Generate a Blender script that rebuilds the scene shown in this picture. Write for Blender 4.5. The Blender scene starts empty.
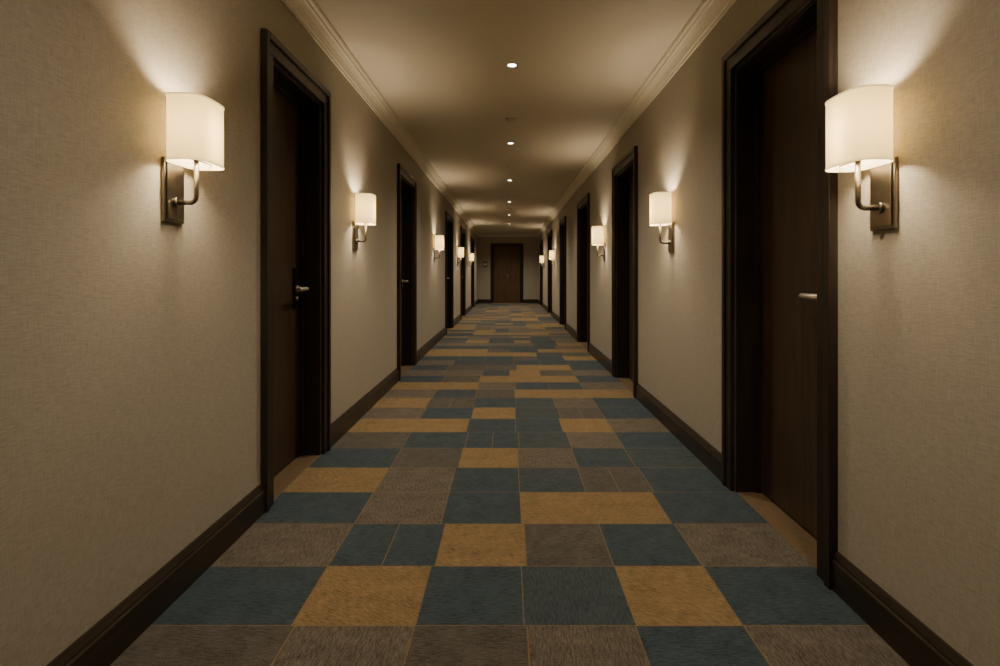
import bpy, bmesh, math, random
from mathutils import Vector, Matrix

scene = bpy.context.scene
XL, XR = -1.19, 1.20
YB, YE = -5.0, 22.0
ZC = 2.70
CAMZ = 1.15

# ------------------------------------------------------------------ materials
def newmat(name):
    m = bpy.data.materials.new(name); m.use_nodes = True
    nt = m.node_tree
    return m, nt, nt.nodes['Principled BSDF']

def N(nt, typ, **kw):
    n = nt.nodes.new(typ)
    for k, v in kw.items():
        n.inputs[k].default_value = v
    return n

def math_n(nt, op, a, b=None, clamp=False):
    n = nt.nodes.new('ShaderNodeMath'); n.operation = op; n.use_clamp = clamp
    for i, v in enumerate((a, b)):
        if v is None: continue
        if isinstance(v, (int, float)): n.inputs[i].default_value = v
        else: nt.links.new(v, n.inputs[i])
    return n.outputs[0]

def coords(nt, scale=(1, 1, 1), rot=0):
    """object coordinates, rotated about Z and then scaled"""
    tc = nt.nodes.new('ShaderNodeTexCoord')
    src = tc.outputs['Object']
    if rot:
        r = nt.nodes.new('ShaderNodeMapping'); r.inputs['Rotation'].default_value = (0, 0, rot)
        nt.links.new(src, r.inputs['Vector']); src = r.outputs[0]
    mp = nt.nodes.new('ShaderNodeMapping')
    mp.inputs['Scale'].default_value = scale
    nt.links.new(src, mp.inputs['Vector'])
    return mp.outputs[0]

def noise(nt, vec, scale, detail=3, rough=.5):
    n = N(nt, 'ShaderNodeTexNoise', Scale=scale, Detail=detail, Roughness=rough)
    nt.links.new(vec, n.inputs['Vector'])
    return n.outputs['Fac']

def ramp(nt, fac, stops):
    r = nt.nodes.new('ShaderNodeValToRGB')
    while len(r.color_ramp.elements) < len(stops): r.color_ramp.elements.new(.5)
    for e, (p, c) in zip(r.color_ramp.elements, stops):
        e.position = p; e.color = (*c, 1)
    nt.links.new(fac, r.inputs[0])
    return r.outputs[0]

def bump(nt, h, bs, strength=.3, dist=.002):
    b = N(nt, 'ShaderNodeBump', Strength=strength, Distance=dist)
    nt.links.new(h, b.inputs['Height'])
    nt.links.new(b.outputs[0], bs.inputs['Normal'])

def mat_wall(name='linen_wallpaper', end=False):
    m, nt, bs = newmat(name)
    if end:
        v1 = noise(nt, coords(nt, (30, 1, 440)), 1, 2); v2 = noise(nt, coords(nt, (400, 1, 24)), 1, 2)
    else:
        v1 = noise(nt, coords(nt, (1, 30, 440)), 1, 2)      # horizontal threads
        v2 = noise(nt, coords(nt, (1, 400, 24)), 1, 2)      # vertical threads
    v3 = noise(nt, coords(nt), 2.2, 3)
    s2 = math_n(nt, 'ADD', math_n(nt, 'MULTIPLY', v1, .6), math_n(nt, 'MULTIPLY', v2, .4))
    s3 = math_n(nt, 'ADD', math_n(nt, 'MULTIPLY', s2, .95), math_n(nt, 'MULTIPLY', v3, .05))
    c = ramp(nt, s3, [(.34, (.335, .302, .248)), (.66, (.485, .443, .375))])
    nt.links.new(c, bs.inputs['Base Color'])
    bs.inputs['Roughness'].default_value = .75
    bs.inputs['Specular IOR Level'].default_value = .3
    bump(nt, s2, bs, .28, .0018)
    return m

def mat_ceiling():
    m, nt, bs = newmat('ceiling_paint')
    v = noise(nt, coords(nt), 30, 4)
    c = ramp(nt, v, [(.3, (.65, .59, .485)), (.7, (.68, .62, .51))])
    nt.links.new(c, bs.inputs['Base Color']); bs.inputs['Roughness'].default_value = .6
    bump(nt, v, bs, .05, .001)
    return m

def mat_plain(name, col, rough=.5, metal=0, spec=.5):
    m, nt, bs = newmat(name)
    v = noise(nt, coords(nt), 40, 3)
    c = ramp(nt, v, [(.3, tuple(x * .93 for x in col)), (.7, tuple(min(1, x * 1.07) for x in col))])
    nt.links.new(c, bs.inputs['Base Color'])
    bs.inputs['Roughness'].default_value = rough
    bs.inputs['Metallic'].default_value = metal
    bs.inputs['Specular IOR Level'].default_value = spec
    return m

def mat_wood(name, dark, light, rough=.4, axis='Z'):
    m, nt, bs = newmat(name)
    sc = {'Z': (28, 28, 1.3), 'Y': (28, 1.3, 28)}[axis]
    sc2 = {'Z': (160, 160, 5), 'Y': (160, 5, 160)}[axis]
    a = noise(nt, coords(nt, sc), 1, 6, .6)
    b = noise(nt, coords(nt, sc2), 1, 3, .6)
    f = math_n(nt, 'ADD', math_n(nt, 'MULTIPLY', a, .6), math_n(nt, 'MULTIPLY', b, .4))
    c = ramp(nt, f, [(.36, dark), (.64, light)])
    nt.links.new(c, bs.inputs['Base Color'])
    bs.inputs['Roughness'].default_value = rough
    bs.inputs['Specular IOR Level'].default_value = .35
    bump(nt, f, bs, .12, .001)
    return m

def mat_carpet(name, dark, light, rot):
    """loop-pile carpet: short directional ribs (rotation per tile type) + tufts + traffic mottling"""
    m, nt, bs = newmat(name)
    tuft = noise(nt, coords(nt), 230, 2, .7)
    rib = noise(nt, coords(nt, (30, 165, 1), rot), 1, 2, .55)
    big = noise(nt, coords(nt), 11, 3)
    f = math_n(nt, 'ADD', math_n(nt, 'MULTIPLY', tuft, .42), math_n(nt, 'MULTIPLY', rib, .42))
    f = math_n(nt, 'ADD', f, math_n(nt, 'MULTIPLY', big, .16))
    c = ramp(nt, f, [(.37, dark), (.63, light)])
    uv = nt.nodes.new('ShaderNodeUVMap'); uv.uv_map = 'tile'
    sp = nt.nodes.new('ShaderNodeSeparateXYZ'); nt.links.new(uv.outputs[0], sp.inputs[0])
    jit = math_n(nt, 'MULTIPLY', math_n(nt, 'SUBTRACT', noise(nt, coords(nt), 120, 1), .5), .007)
    x = math_n(nt, 'ADD', sp.outputs[0], jit); y = math_n(nt, 'ADD', sp.outputs[1], jit)
    e = math_n(nt, 'MINIMUM', x, y)
    msk = math_n(nt, 'LESS_THAN', e, .0044)
    mix = nt.nodes.new('ShaderNodeMix'); mix.data_type = 'RGBA'
    nt.links.new(math_n(nt, 'MULTIPLY', msk, .8), mix.inputs[0])
    nt.links.new(c, mix.inputs[6]); mix.inputs[7].default_value = (.23, .155, .07, 1)
    nt.links.new(mix.outputs[2], bs.inputs['Base Color'])
    bs.inputs['Roughness'].default_value = .85
    bs.inputs['Specular IOR Level'].default_value = .12
    bs.inputs['Sheen Weight'].default_value = .08
    bump(nt, f, bs, .8, .007)
    return m

def mat_shade():
    m, nt, bs = newmat('linen_lampshade')
    v = math_n(nt, 'MULTIPLY', math_n(nt, 'ADD', noise(nt, coords(nt, (40, 40, 500)), 1, 2), noise(nt, coords(nt, (500, 500, 30)), 1, 2)), .5)
    c = ramp(nt, v, [(.3, (.72, .53, .19)), (.7, (1.0, .77, .30))])
    ct = ramp(nt, v, [(.3, (.058, .042, .017)), (.7, (.082, .061, .026))])
    cd = ramp(nt, v, [(.3, (.38, .32, .22)), (.7, (.46, .40, .29))])
    tr = nt.nodes.new('ShaderNodeBsdfTranslucent'); df = nt.nodes.new('ShaderNodeBsdfDiffuse')
    em = N(nt, 'ShaderNodeEmission', Strength=SHADE_EMIT)
    nt.links.new(c, em.inputs['Color']); nt.links.new(ct, tr.inputs['Color']); nt.links.new(cd, df.inputs['Color'])
    a1 = nt.nodes.new('ShaderNodeAddShader'); ad = nt.nodes.new('ShaderNodeAddShader')
    nt.links.new(tr.outputs[0], a1.inputs[0]); nt.links.new(df.outputs[0], a1.inputs[1])
    nt.links.new(a1.outputs[0], ad.inputs[0]); nt.links.new(em.outputs[0], ad.inputs[1])
    nt.links.new(ad.outputs[0], nt.nodes['Material Output'].inputs['Surface'])
    return m

def mat_emit(name, col, s):
    m, nt, bs = newmat(name)
    bs.inputs['Base Color'].default_value = (*col, 1)
    bs.inputs['Emission Color'].default_value = (*col, 1)
    bs.inputs['Emission Strength'].default_value = s
    return m

SHADE_EMIT = 1.05
BULB_W = 36.0
SPOT_W = 112.0
LCOL = (1, .80, .535)

M_wall = mat_wall(); M_end = mat_wall('linen_wallpaper_end', True); M_ceil = mat_ceiling()
M_crown = mat_plain('crown_paint', (.68, .63, .51), .45)
M_leaf = mat_wood('dark_walnut_door', (.032, .021, .014), (.082, .053, .035), .38)
M_frame = mat_wood('espresso_frame', (.014, .010, .008), (.034, .024, .018), .36)
M_base = mat_wood('espresso_baseboard', (.020, .015, .011), (.044, .032, .023), .36, 'Y')
M_metal = mat_plain('brushed_nickel', (.23, .205, .175), .32, 1.0)
M_lever = mat_plain('satin_nickel_lever', (.85, .79, .70), .42, 1.0)
M_dmetal = mat_plain('bronze_lock_plate', (.14, .115, .09), .32, 1.0)
M_shade = mat_shade()
M_bulb = mat_emit('warm_bulb', (1, .78, .48), 8)
M_down = mat_emit('downlight_lens', (1, .88, .68), 25)
M_white = mat_plain('white_plastic', (.62, .57, .48), .4)
M_thresh = mat_plain('threshold_carpet', (.16, .112, .068), .9, 0, .1)
M_cb = mat_carpet('carpet_blue', (.012, .022, .032), (.068, .100, .128), .0)
M_cb2 = mat_carpet('carpet_slate_blue', (.015, .024, .033), (.078, .104, .124), math.pi / 2)
M_ct = mat_carpet('carpet_gold', (.095, .064, .030), (.345, .240, .122), .55)
M_ct2 = mat_carpet('carpet_gold_turned', (.100, .068, .032), (.335, .233, .118), -.6)
M_cg = mat_carpet('carpet_taupe', (.034, .029, .025), (.198, .170, .140), math.pi / 2)
M_cg2 = mat_carpet('carpet_grey', (.026, .025, .024), (.142, .130, .113), .0)

# ------------------------------------------------------------------ mesh helper
class B:
    def __init__(self, name, mats, parent=None, bevel=0, smooth=False):
        self.bm = bmesh.new(); self.name = name; self.mats = mats
        self.parent = parent; self.bevel = bevel; self.smooth = smooth
    def box(self, lo, hi, mi=0):
        lo, hi = [min(a, b) for a, b in zip(lo, hi)], [max(a, b) for a, b in zip(lo, hi)]
        vs = [self.bm.verts.new((x, y, z)) for x in (lo[0], hi[0]) for y in (lo[1], hi[1]) for z in (lo[2], hi[2])]
        for f in ((0, 1, 3, 2), (4, 6, 7, 5), (0, 4, 5, 1), (2, 3, 7, 6), (0, 2, 6, 4), (1, 5, 7, 3)):
            fc = self.bm.faces.new([vs[i] for i in f]); fc.material_index = mi
    def loft(self, rings, mi=0, closed=True, caps=True, smooth=False):
        R = [[self.bm.verts.new(p) for p in r] for r in rings]
        n = len(R[0])
        for a, b in zip(R, R[1:]):
            for i in range(n if closed else n - 1):
                j = (i + 1) % n
                f = self.bm.faces.new((a[i], a[j], b[j], b[i])); f.material_index = mi; f.smooth = smooth
        if caps:
            for r in (R[0], R[-1]):
                f = self.bm.faces.new(r); f.material_index = mi
    def tube(self, pts, r, mi=0, seg=14):
        pts = [Vector(p) for p in pts]; rings = []
        up = None
        for i, p in enumerate(pts):
            d = (pts[min(i + 1, len(pts) - 1)] - pts[max(i - 1, 0)]).normalized()
            if up is None:
                up = d.orthogonal().normalized()
            up = (up - d * up.dot(d)).normalized(); s = d.cross(up)
            rings.append([p + r * (math.cos(t) * up + math.sin(t) * s) for t in [2 * math.pi * k / seg for k in range(seg)]])
        self.loft(rings, mi, smooth=True)
    def lathe(self, c, prof, mi=0, seg=32):
        rings = [[(c[0] + r * math.cos(t), c[1] + r * math.sin(t), c[2] + z) for t in [2 * math.pi * k / seg for k in range(seg)]] for r, z in prof]
        self.loft(rings, mi, smooth=True)
    def done(self):
        bmesh.ops.recalc_face_normals(self.bm, faces=self.bm.faces)
        me = bpy.data.meshes.new(self.name); self.bm.to_mesh(me); self.bm.free()
        for m in self.mats: me.materials.append(m)
        ob = bpy.data.objects.new(self.name, me); scene.collection.objects.link(ob)
        if self.parent: ob.parent = self.parent
        if self.bevel:
            b = ob.modifiers.new('bevel', 'BEVEL'); b.width = self.bevel; b.segments = 2; b.limit_method = 'ANGLE'; b.angle_limit = math.radians(50)
        return ob

# ------------------------------------------------------------------ room
LD = [(2.69, 3.66), (6.0, 7.1), (10.6, 11.9), (14.0, 15.3), (18.0, 19.3)]       # outer casing extents
RD = [(2.035, 3.06), (5.17, 6.30), (8.2, 9.5), (11.5, 12.7), (15.2, 16.5), (19.3, 20.5)]
CW = .10           # casing width
ZO = 2.33          # casing outer top
ZI = ZO - CW       # opening top
TH = .24
RECESS = .13

def side_pt(side, u, n, z):
    return (XL + n, u, z) if side == 'L' else (XR - n, u, z)

def wall(side, doors, name):
    b = B(name, [M_wall])
    y = YB
    for a, c in doors:
        b.box(side_pt(side, y, 0, 0), side_pt(side, a + CW, -TH, ZC))
        b.box(side_pt(side, a + CW, 0, ZI), side_pt(side, c - CW, -TH, ZC))
        y = c - CW
    b.box(side_pt(side, y, 0, 0), side_pt(side, YE, -TH, ZC))
    return b.done()
wall('L', LD, 'wall_left'); wall('R', RD, 'wall_right')

EX0, EX1 = -.68, .60
b = B('wall_end', [M_end])
b.box((XL - TH, YE, 0), (EX0 + CW, YE + .2, ZC)); b.box((EX1 - CW, YE, 0), (XR + TH, YE + .2, ZC))
b.box((EX0 + CW, YE, ZI), (EX1 - CW, YE + .2, ZC)); b.done()
b = B('wall_back', [M_end]); b.box((XL - TH, YB - .2, 0), (XR + TH, YB, ZC)); b.done()
b = B('ceiling', [M_ceil]); b.box((XL - TH, YB - .2, ZC), (XR + TH, YE + .2, ZC + .15)); b.done()

# ------------------------------------------------------------------ carpet floor
random.seed(11)
b = B('floor', [M_cb, M_cb2, M_ct, M_cg, M_cg2, M_thresh, M_ct2])
bm = b.bm; uvl = bm.loops.layers.uv.new('tile')
COL = [XL, -.70, -.30, .06, .41, .76, XR]
ROWS = ['GgBGbG', 'gGgGBG', 'BTBbTB', 'GBTgBG', 'BGBTtB', 'TGBbgB', 'BgTGBb', 'gBBbGB', 'TTBBTG', 'GBTbgB', 'TgBbGB', 'GBgTTT', 'TTGBbG', 'BgTTTB']
SPLIT = {(3, 1), (5, 4), (0, 0), (7, 2), (9, 4), (10, 1)}
code = {'B': 0, 'b': 1, 'T': 2, 'G': 3, 'g': 4, 't': 6}
def quad(x0, x1, y0, y1, mi, seam=True):
    vs = [bm.verts.new(p) for p in ((x0, y0, 0), (x1, y0, 0), (x1, y1, 0), (x0, y1, 0))]
    f = bm.faces.new(vs); f.material_index = mi
    for l, uv in zip(f.loops, ((0, 0), (x1 - x0, 0), (x1 - x0, y1 - y0), (0, y1 - y0))):
        l[uvl].uv = uv if seam else (.1 + uv[0], .1 + uv[1])
ystart = 1.827; dy = .372
def yrow(i): return ystart + (i - 2) * dy
def put_row(y0, y1, s, splits=(), jit=0):
    c = list(COL)
    if jit:
        for i in range(1, 6): c[i] += random.uniform(-jit, jit)
    for k in range(6):
        mi = code[s[k]]
        if k in splits:
            xm = (c[k] + c[k + 1]) / 2
            quad(c[k], xm, y0, y1, mi); quad(xm, c[k + 1], y0, y1, mi)
        else:
            quad(c[k], c[k + 1], y0, y1, mi)
for i, s in enumerate(ROWS):
    put_row(yrow(i), yrow(i + 1), s, [k for k in range(6) if (i, k) in SPLIT], .012)
y = yrow(0)
while y > YB:
    y0 = max(YB, y - dy); put_row(y0, y, ''.join(random.choice('BbTGg') for _ in range(6))); y = y0
y = yrow(len(ROWS))
while y < YE:
    h = random.choice((dy, dy, dy * .6)); y1 = min(YE, y + h)
    s = ''
    while len(s) < 6:
        s += random.choice('BBbTTtGgG') * random.choice((1, 1, 2))
    put_row(y, y1, s[:6], [k for k in range(6) if random.random() < .1], .05); y = y1
for side, D in (('L', LD), ('R', RD)):
    for a, c in D:
        x0, x1 = sorted((side_pt(side, 0, 0, 0)[0], side_pt(side, 0, -TH, 0)[0]))
        quad(x0, x1, a + CW, c - CW, 5, False)
quad(EX0 + CW, EX1 - CW, YE, YE + .2, 5, False)
fl = b.done()
for p in fl.data.polygons:
    if p.normal.z < 0: p.flip()

# ------------------------------------------------------------------ baseboards
def profile_run(b, side, y0, y1, prof, mi=0):
    b.loft([[side_pt(side, y, n, z) for n, z in prof] for y in (y0, y1)], mi)
BP = [(0, 0), (.022, 0), (.022, .105), (.017, .112), (.017, .118), (.012, .128), (.007, .140), (0, .140)]
for side, D, nm in (('L', LD, 'baseboard_left'), ('R', RD, 'baseboard_right')):
    b = B(nm, [M_base]); y = YB
    for a, c in D:
        profile_run(b, side, y, a, BP); y = c
    profile_run(b, side, y, YE, BP); b.done()
b = B('baseboard_end', [M_base])
for x0, x1 in ((XL + .022, EX0), (EX1, XR - .022)):
    b.loft([[(x, YE - n, z) for n, z in BP] for x in (x0, x1)])
b.done()

# ------------------------------------------------------------------ crown moulding
CP = [(0, 2.585), (.012, 2.585), (.012, 2.60), (.020, 2.604), (.024, 2.618), (.036, 2.640), (.056, 2.658), (.072, 2.664), (.072, 2.674), (.088, 2.678), (.096, 2.688), (.096, 2.70), (0, 2.70)]
for k, side in enumerate('LR'):
    b = B('trim_%d' % (k + 1), [M_crown]); profile_run(b, side, YB, YE, CP); b.done()
b = B('trim_3', [M_crown]); b.loft([[(x, YE - n, z) for n, z in CP] for x in (XL, XR)]); b.done()

# ------------------------------------------------------------------ doors
def door(side, a, c, idx, handle_far):
    root = bpy.data.objects.new('door_%d' % idx, None); scene.collection.objects.link(root)
    root.location = side_pt(side, (a + c) / 2, 0, 0)
    P = lambda u, n, z: side_pt(side, u, n, z)
    ia, ic = a + CW, c - CW
    parts = []
    b = B('casing', [M_frame], root, .003)
    for (o, i) in ((a, ia), (c, ic)):
        s = 1 if i > o else -1
        b.box(P(o, 0, 0), P(o + s * .035, .034, ZO))
        b.box(P(o + s * .035, 0, 0), P(i, .024, ZI))
    b.box(P(a + .035, 0, ZO - .035), P(c - .035, .034, ZO))
    b.box(P(a + .035, 0, ZI), P(c - .035, .024, ZO - .035))
    t = .018
    b.box(P(ia, .0, 0), P(ia + t, -RECESS - .06, ZI)); b.box(P(ic, .0, 0), P(ic - t, -RECESS - .06, ZI))
    b.box(P(ia + t, 0, ZI), P(ic - t, -RECESS - .06, ZI - t))
    b.box(P(ia + t, -RECESS + .03, 0), P(ia + t + .014, -RECESS - .0, ZI - t)); b.box(P(ic - t, -RECESS + .03, 0), P(ic - t - .014, -RECESS, ZI - t))
    b.box(P(ia + t + .014, -RECESS + .03, ZI - t), P(ic - t - .014, -RECESS, ZI - t - .014))
    parts.append(b.done())
    b = B('leaf', [M_leaf], root, .002)
    b.box(P(ia + t + .003, -RECESS, .008), P(ic - t - .003, -RECESS - .045, ZI - t - .003)); parts.append(b.done())
    b = B('handle', [M_lever, M_dmetal], root, .0015)
    hu = (ic - t - .085) if handle_far else (ia + t + .080)
    s = -1 if handle_far else 1
    z = 1.055
    b.box(P(hu - .024, -RECESS, z - .11), P(hu + .024, -RECESS + .018, z + .13), 1)
    b.tube([P(hu, -RECESS + .018, z), P(hu, -RECESS + .068, z), P(hu + s * .004, -RECESS + .078, z), P(hu + s * .012, -RECESS + .083, z), P(hu + s * .145, -RECESS + .083, z)], .0125, 0)
    b.tube([P(hu, -RECESS + .018, z), P(hu, -RECESS + .026, z)], .022, 0, 24)
    b.tube([P(hu, -RECESS + .018, z - .06), P(hu, -RECESS + .023, z - .06)], .010, 0, 16)
    parts.append(b.done())
    b = B('threshold', [M_frame], root); b.box(P(ia + t, -RECESS - .05, 0), P(ic - t, -RECESS, .007)); parts.append(b.done())
    b = B('backing', [M_frame], root); b.box(P(ia, -TH, 0), P(ic, -TH - .02, ZI)); parts.append(b.done())
    for o in parts: o.data.transform(Matrix.Translation(-root.location))
k = 1
for i, (a, c) in enumerate(LD): door('L', a, c, k, True); k += 1
for i, (a, c) in enumerate(RD): door('R', a, c, k, False); k += 1

# end double door
root = bpy.data.objects.new('door_%d' % k, None); scene.collection.objects.link(root)
b = B('casing', [M_frame], root, .004)
b.box((EX0, YE, 0), (EX0 + CW, YE - .03, ZO)); b.box((EX1, YE, 0), (EX1 - CW, YE - .03, ZO)); b.box((EX0 + CW, YE, ZI), (EX1 - CW, YE - .03, ZO))
b.box((EX0 + CW, YE, 0), (EX0 + CW + .02, YE + .12, ZI)); b.box((EX1 - CW, YE, 0), (EX1 - CW - .02, YE + .12, ZI)); b.box((EX0 + CW + .02, YE, ZI), (EX1 - CW - .02, YE + .12, ZI - .02)); b.done()
xm = (EX0 + EX1) / 2
M_leaf2 = mat_wood('walnut_end_door', (.070, .042, .026), (.155, .097, .058), .4)
b = B('leaf', [M_leaf2], root, .003)
for x0, x1 in ((EX0 + CW + .022, xm - .003), (xm + .003, EX1 - CW - .022)):
    b.box((x0, YE + .06, .01), (x1, YE + .10, ZI - .022))
    for z0, z1 in ((.2, .95), (1.15, 2.08)):
        for q in ((x0 + .09, z0, x1 - .09, z0 + .02), (x0 + .09, z1 - .02, x1 - .09, z1), (x0 + .09, z0, x0 + .11, z1), (x1 - .11, z0, x1 - .09, z1)):
            b.box((q[0], YE + .05, q[1]), (q[2], YE + .06, q[3]))
b.done()
b = B('handle', [M_metal], root)
for s in (-1, 1):
    x = xm + s * .05
    b.tube([(x, YE + .06, 1.05), (x, YE + .01, 1.05), (x + s * .01, YE, 1.05), (x + s * .12, YE, 1.05)], .011)
    b.box((x - .02, YE + .06, .96), (x + .02, YE + .05, 1.14))
b.done()

# ------------------------------------------------------------------ sconces
def sconce(side, yc, dz, watts=BULB_W):
    root = bpy.data.objects.new('wall_sconce', None); scene.collection.objects.link(root)
    P = lambda u, n, z: side_pt(side, yc + u, n, z + dz)
    AN = .088
    b = B('backplate', [M_metal], root, .003)
    b.box(P(-.060, 0, 1.318), P(.060, .012, 1.54)); b.box(P(-.050, .012, 1.328), P(.050, .017, 1.53)); b.done()
    b = B('arm', [M_metal], root)
    pts = [P(0, .017, 1.388), P(0, AN - .022, 1.388)]
    for t in range(1, 6):
        a = t / 6 * math.pi / 2
        pts.append(P(0, AN - .022 + .022 * math.sin(a), 1.410 - .022 * math.cos(a)))
    pts += [P(0, AN, 1.410), P(0, AN, 1.56)]
    b.tube(pts, .0085)
    b.tube([P(0, .017, 1.388), P(0, .025, 1.388)], .018, 0, 20)
    b.tube([P(0, AN, 1.54), P(0, AN, 1.588)], .017, 0, 20)
    b.tube([P(-.10, AN, 1.54), P(.10, AN, 1.54)], .0025, 0, 8)
    b.done()
    def ring(z, off=0):
        pts = []
        for q in range(64):
            t = 2 * math.pi * q / 64; ct, st = math.cos(t), math.sin(t)
            e = 2 / 3.2
            pts.append(P((.105 + off) * math.copysign(abs(ct) ** e, ct), AN + (.067 + off) * math.copysign(abs(st) ** e, st), z))
        return pts
    z0, z1 = 1.522, 1.745
    b = B('shade', [M_shade], root)
    b.loft([ring(z0 + (z1 - z0) * i / 6) for i in range(7)], 0, True, False, True)
    b.done()
    b = B('shade_trim', [M_shadetrim], root)
    for za, zb in ((z0 - .001, z0 + .005), (z1 - .005, z1 + .001)):
        b.loft([ring(za, .0006), ring(za, .0018), ring(zb, .0018), ring(zb, .0006), ring(za, .0006)], 0, True, False)
    b.done()
    c = Vector(P(0, AN, 1.612))
    b = B('bulb', [M_bulb], root)
    b.lathe(c, [(.004, -.03), (.012, -.028), (.013, -.018), (.021, 0), (.024, .012), (.020, .026), (.010, .035), (.002, .037)], 0, 20); b.done()
    for nm, u, zz, w in (('lamp_up', 0, 1.658, watts * .42), ('lamp_down', .0, 1.584, watts * .55)):
        l = bpy.data.lights.new(nm, 'POINT'); l.energy = w; l.color = LCOL; l.shadow_soft_size = .030
        lo = bpy.data.objects.new(nm, l)
        lo.location = P(0, AN + .010 if nm == 'lamp_down' else AN, zz); lo.parent = root
        scene.collection.objects.link(lo)

M_shadetrim = mat_emit('shade_binding', (.90, .68, .30), 1.1)
for yc in (1.980, 4.34, 9.0, 13.1, 17.0): sconce('L', yc, .012)
for yc in (1.780, 4.09, 6.95, 14.2, 18.4): sconce('R', yc, -.03 if yc < 2 else -.015)

# ------------------------------------------------------------------ ceiling fixtures
for i, yl in enumerate((1.55, 4.16, 6.65, 9.3, 12.1, 14.8, 17.5, 20.1)):
    root = bpy.data.objects.new('recessed_downlight', None); scene.collection.objects.link(root)
    x = .03
    b = B('trim_ring', [M_white], root)
    b.lathe((x, yl, ZC), [(.052, 0), (.052, -.004), (.045, -.008), (.034, -.006), (.030, -.001), (.030, 0)]); b.done()
    b = B('lens', [M_down], root)
    b.lathe((x, yl, ZC), [(.029, -.0005), (.029, -.003), (.01, -.0035)]); b.done()
    l = bpy.data.lights.new('spot', 'SPOT'); l.energy = SPOT_W * (.75 if yl < 2 else 1.3 if yl > 10 else 1); l.color = (1, .83, .60); l.spot_size = math.radians(140); l.spot_blend = 1; l.shadow_soft_size = .03
    lo = bpy.data.objects.new('spot', l); lo.location = (x, yl, ZC - .02); lo.parent = root; scene.collection.objects.link(lo)

for yl in (5.62, 13.4):
    b = B('smoke_detector', [M_white])
    b.lathe((.03, yl, ZC), [(.055, 0), (.055, -.012), (.050, -.016), (.046, -.020), (.034, -.030), (.012, -.034), (.002, -.034)]); b.done()
for yl in (8.0, 11.0):
    b = B('fire_sprinkler', [M_white])
    b.lathe((-.0, yl, ZC), [(.035, 0), (.033, -.005), (.012, -.008), (.009, -.02), (.018, -.022), (.018, -.025), (.002, -.026)], 0, 20); b.done()

b = B('wall_sign', [M_dmetal, M_white], None, .002)
b.box((-.98, YE, 1.40), (-.82, YE - .012, 1.62), 0); b.box((-.96, YE - .012, 1.46), (-.84, YE - .014, 1.56), 1); b.done()

# ------------------------------------------------------------------ world + camera
w = bpy.data.worlds.new('world'); scene.world = w; w.use_nodes = True
w.node_tree.nodes['Background'].inputs[0].default_value = (.10, .08, .06, 1)
w.node_tree.nodes['Background'].inputs[1].default_value = .2
cam = bpy.data.cameras.new('camera'); co = bpy.data.objects.new('camera', cam); scene.collection.objects.link(co)
co.location = (0, 0, CAMZ); co.rotation_euler = (math.radians(90), 0, 0)
cam.sensor_width = 36; cam.lens = 20.16; cam.shift_x = -.008; cam.shift_y = -.0595; cam.clip_start = .05
scene.camera = co
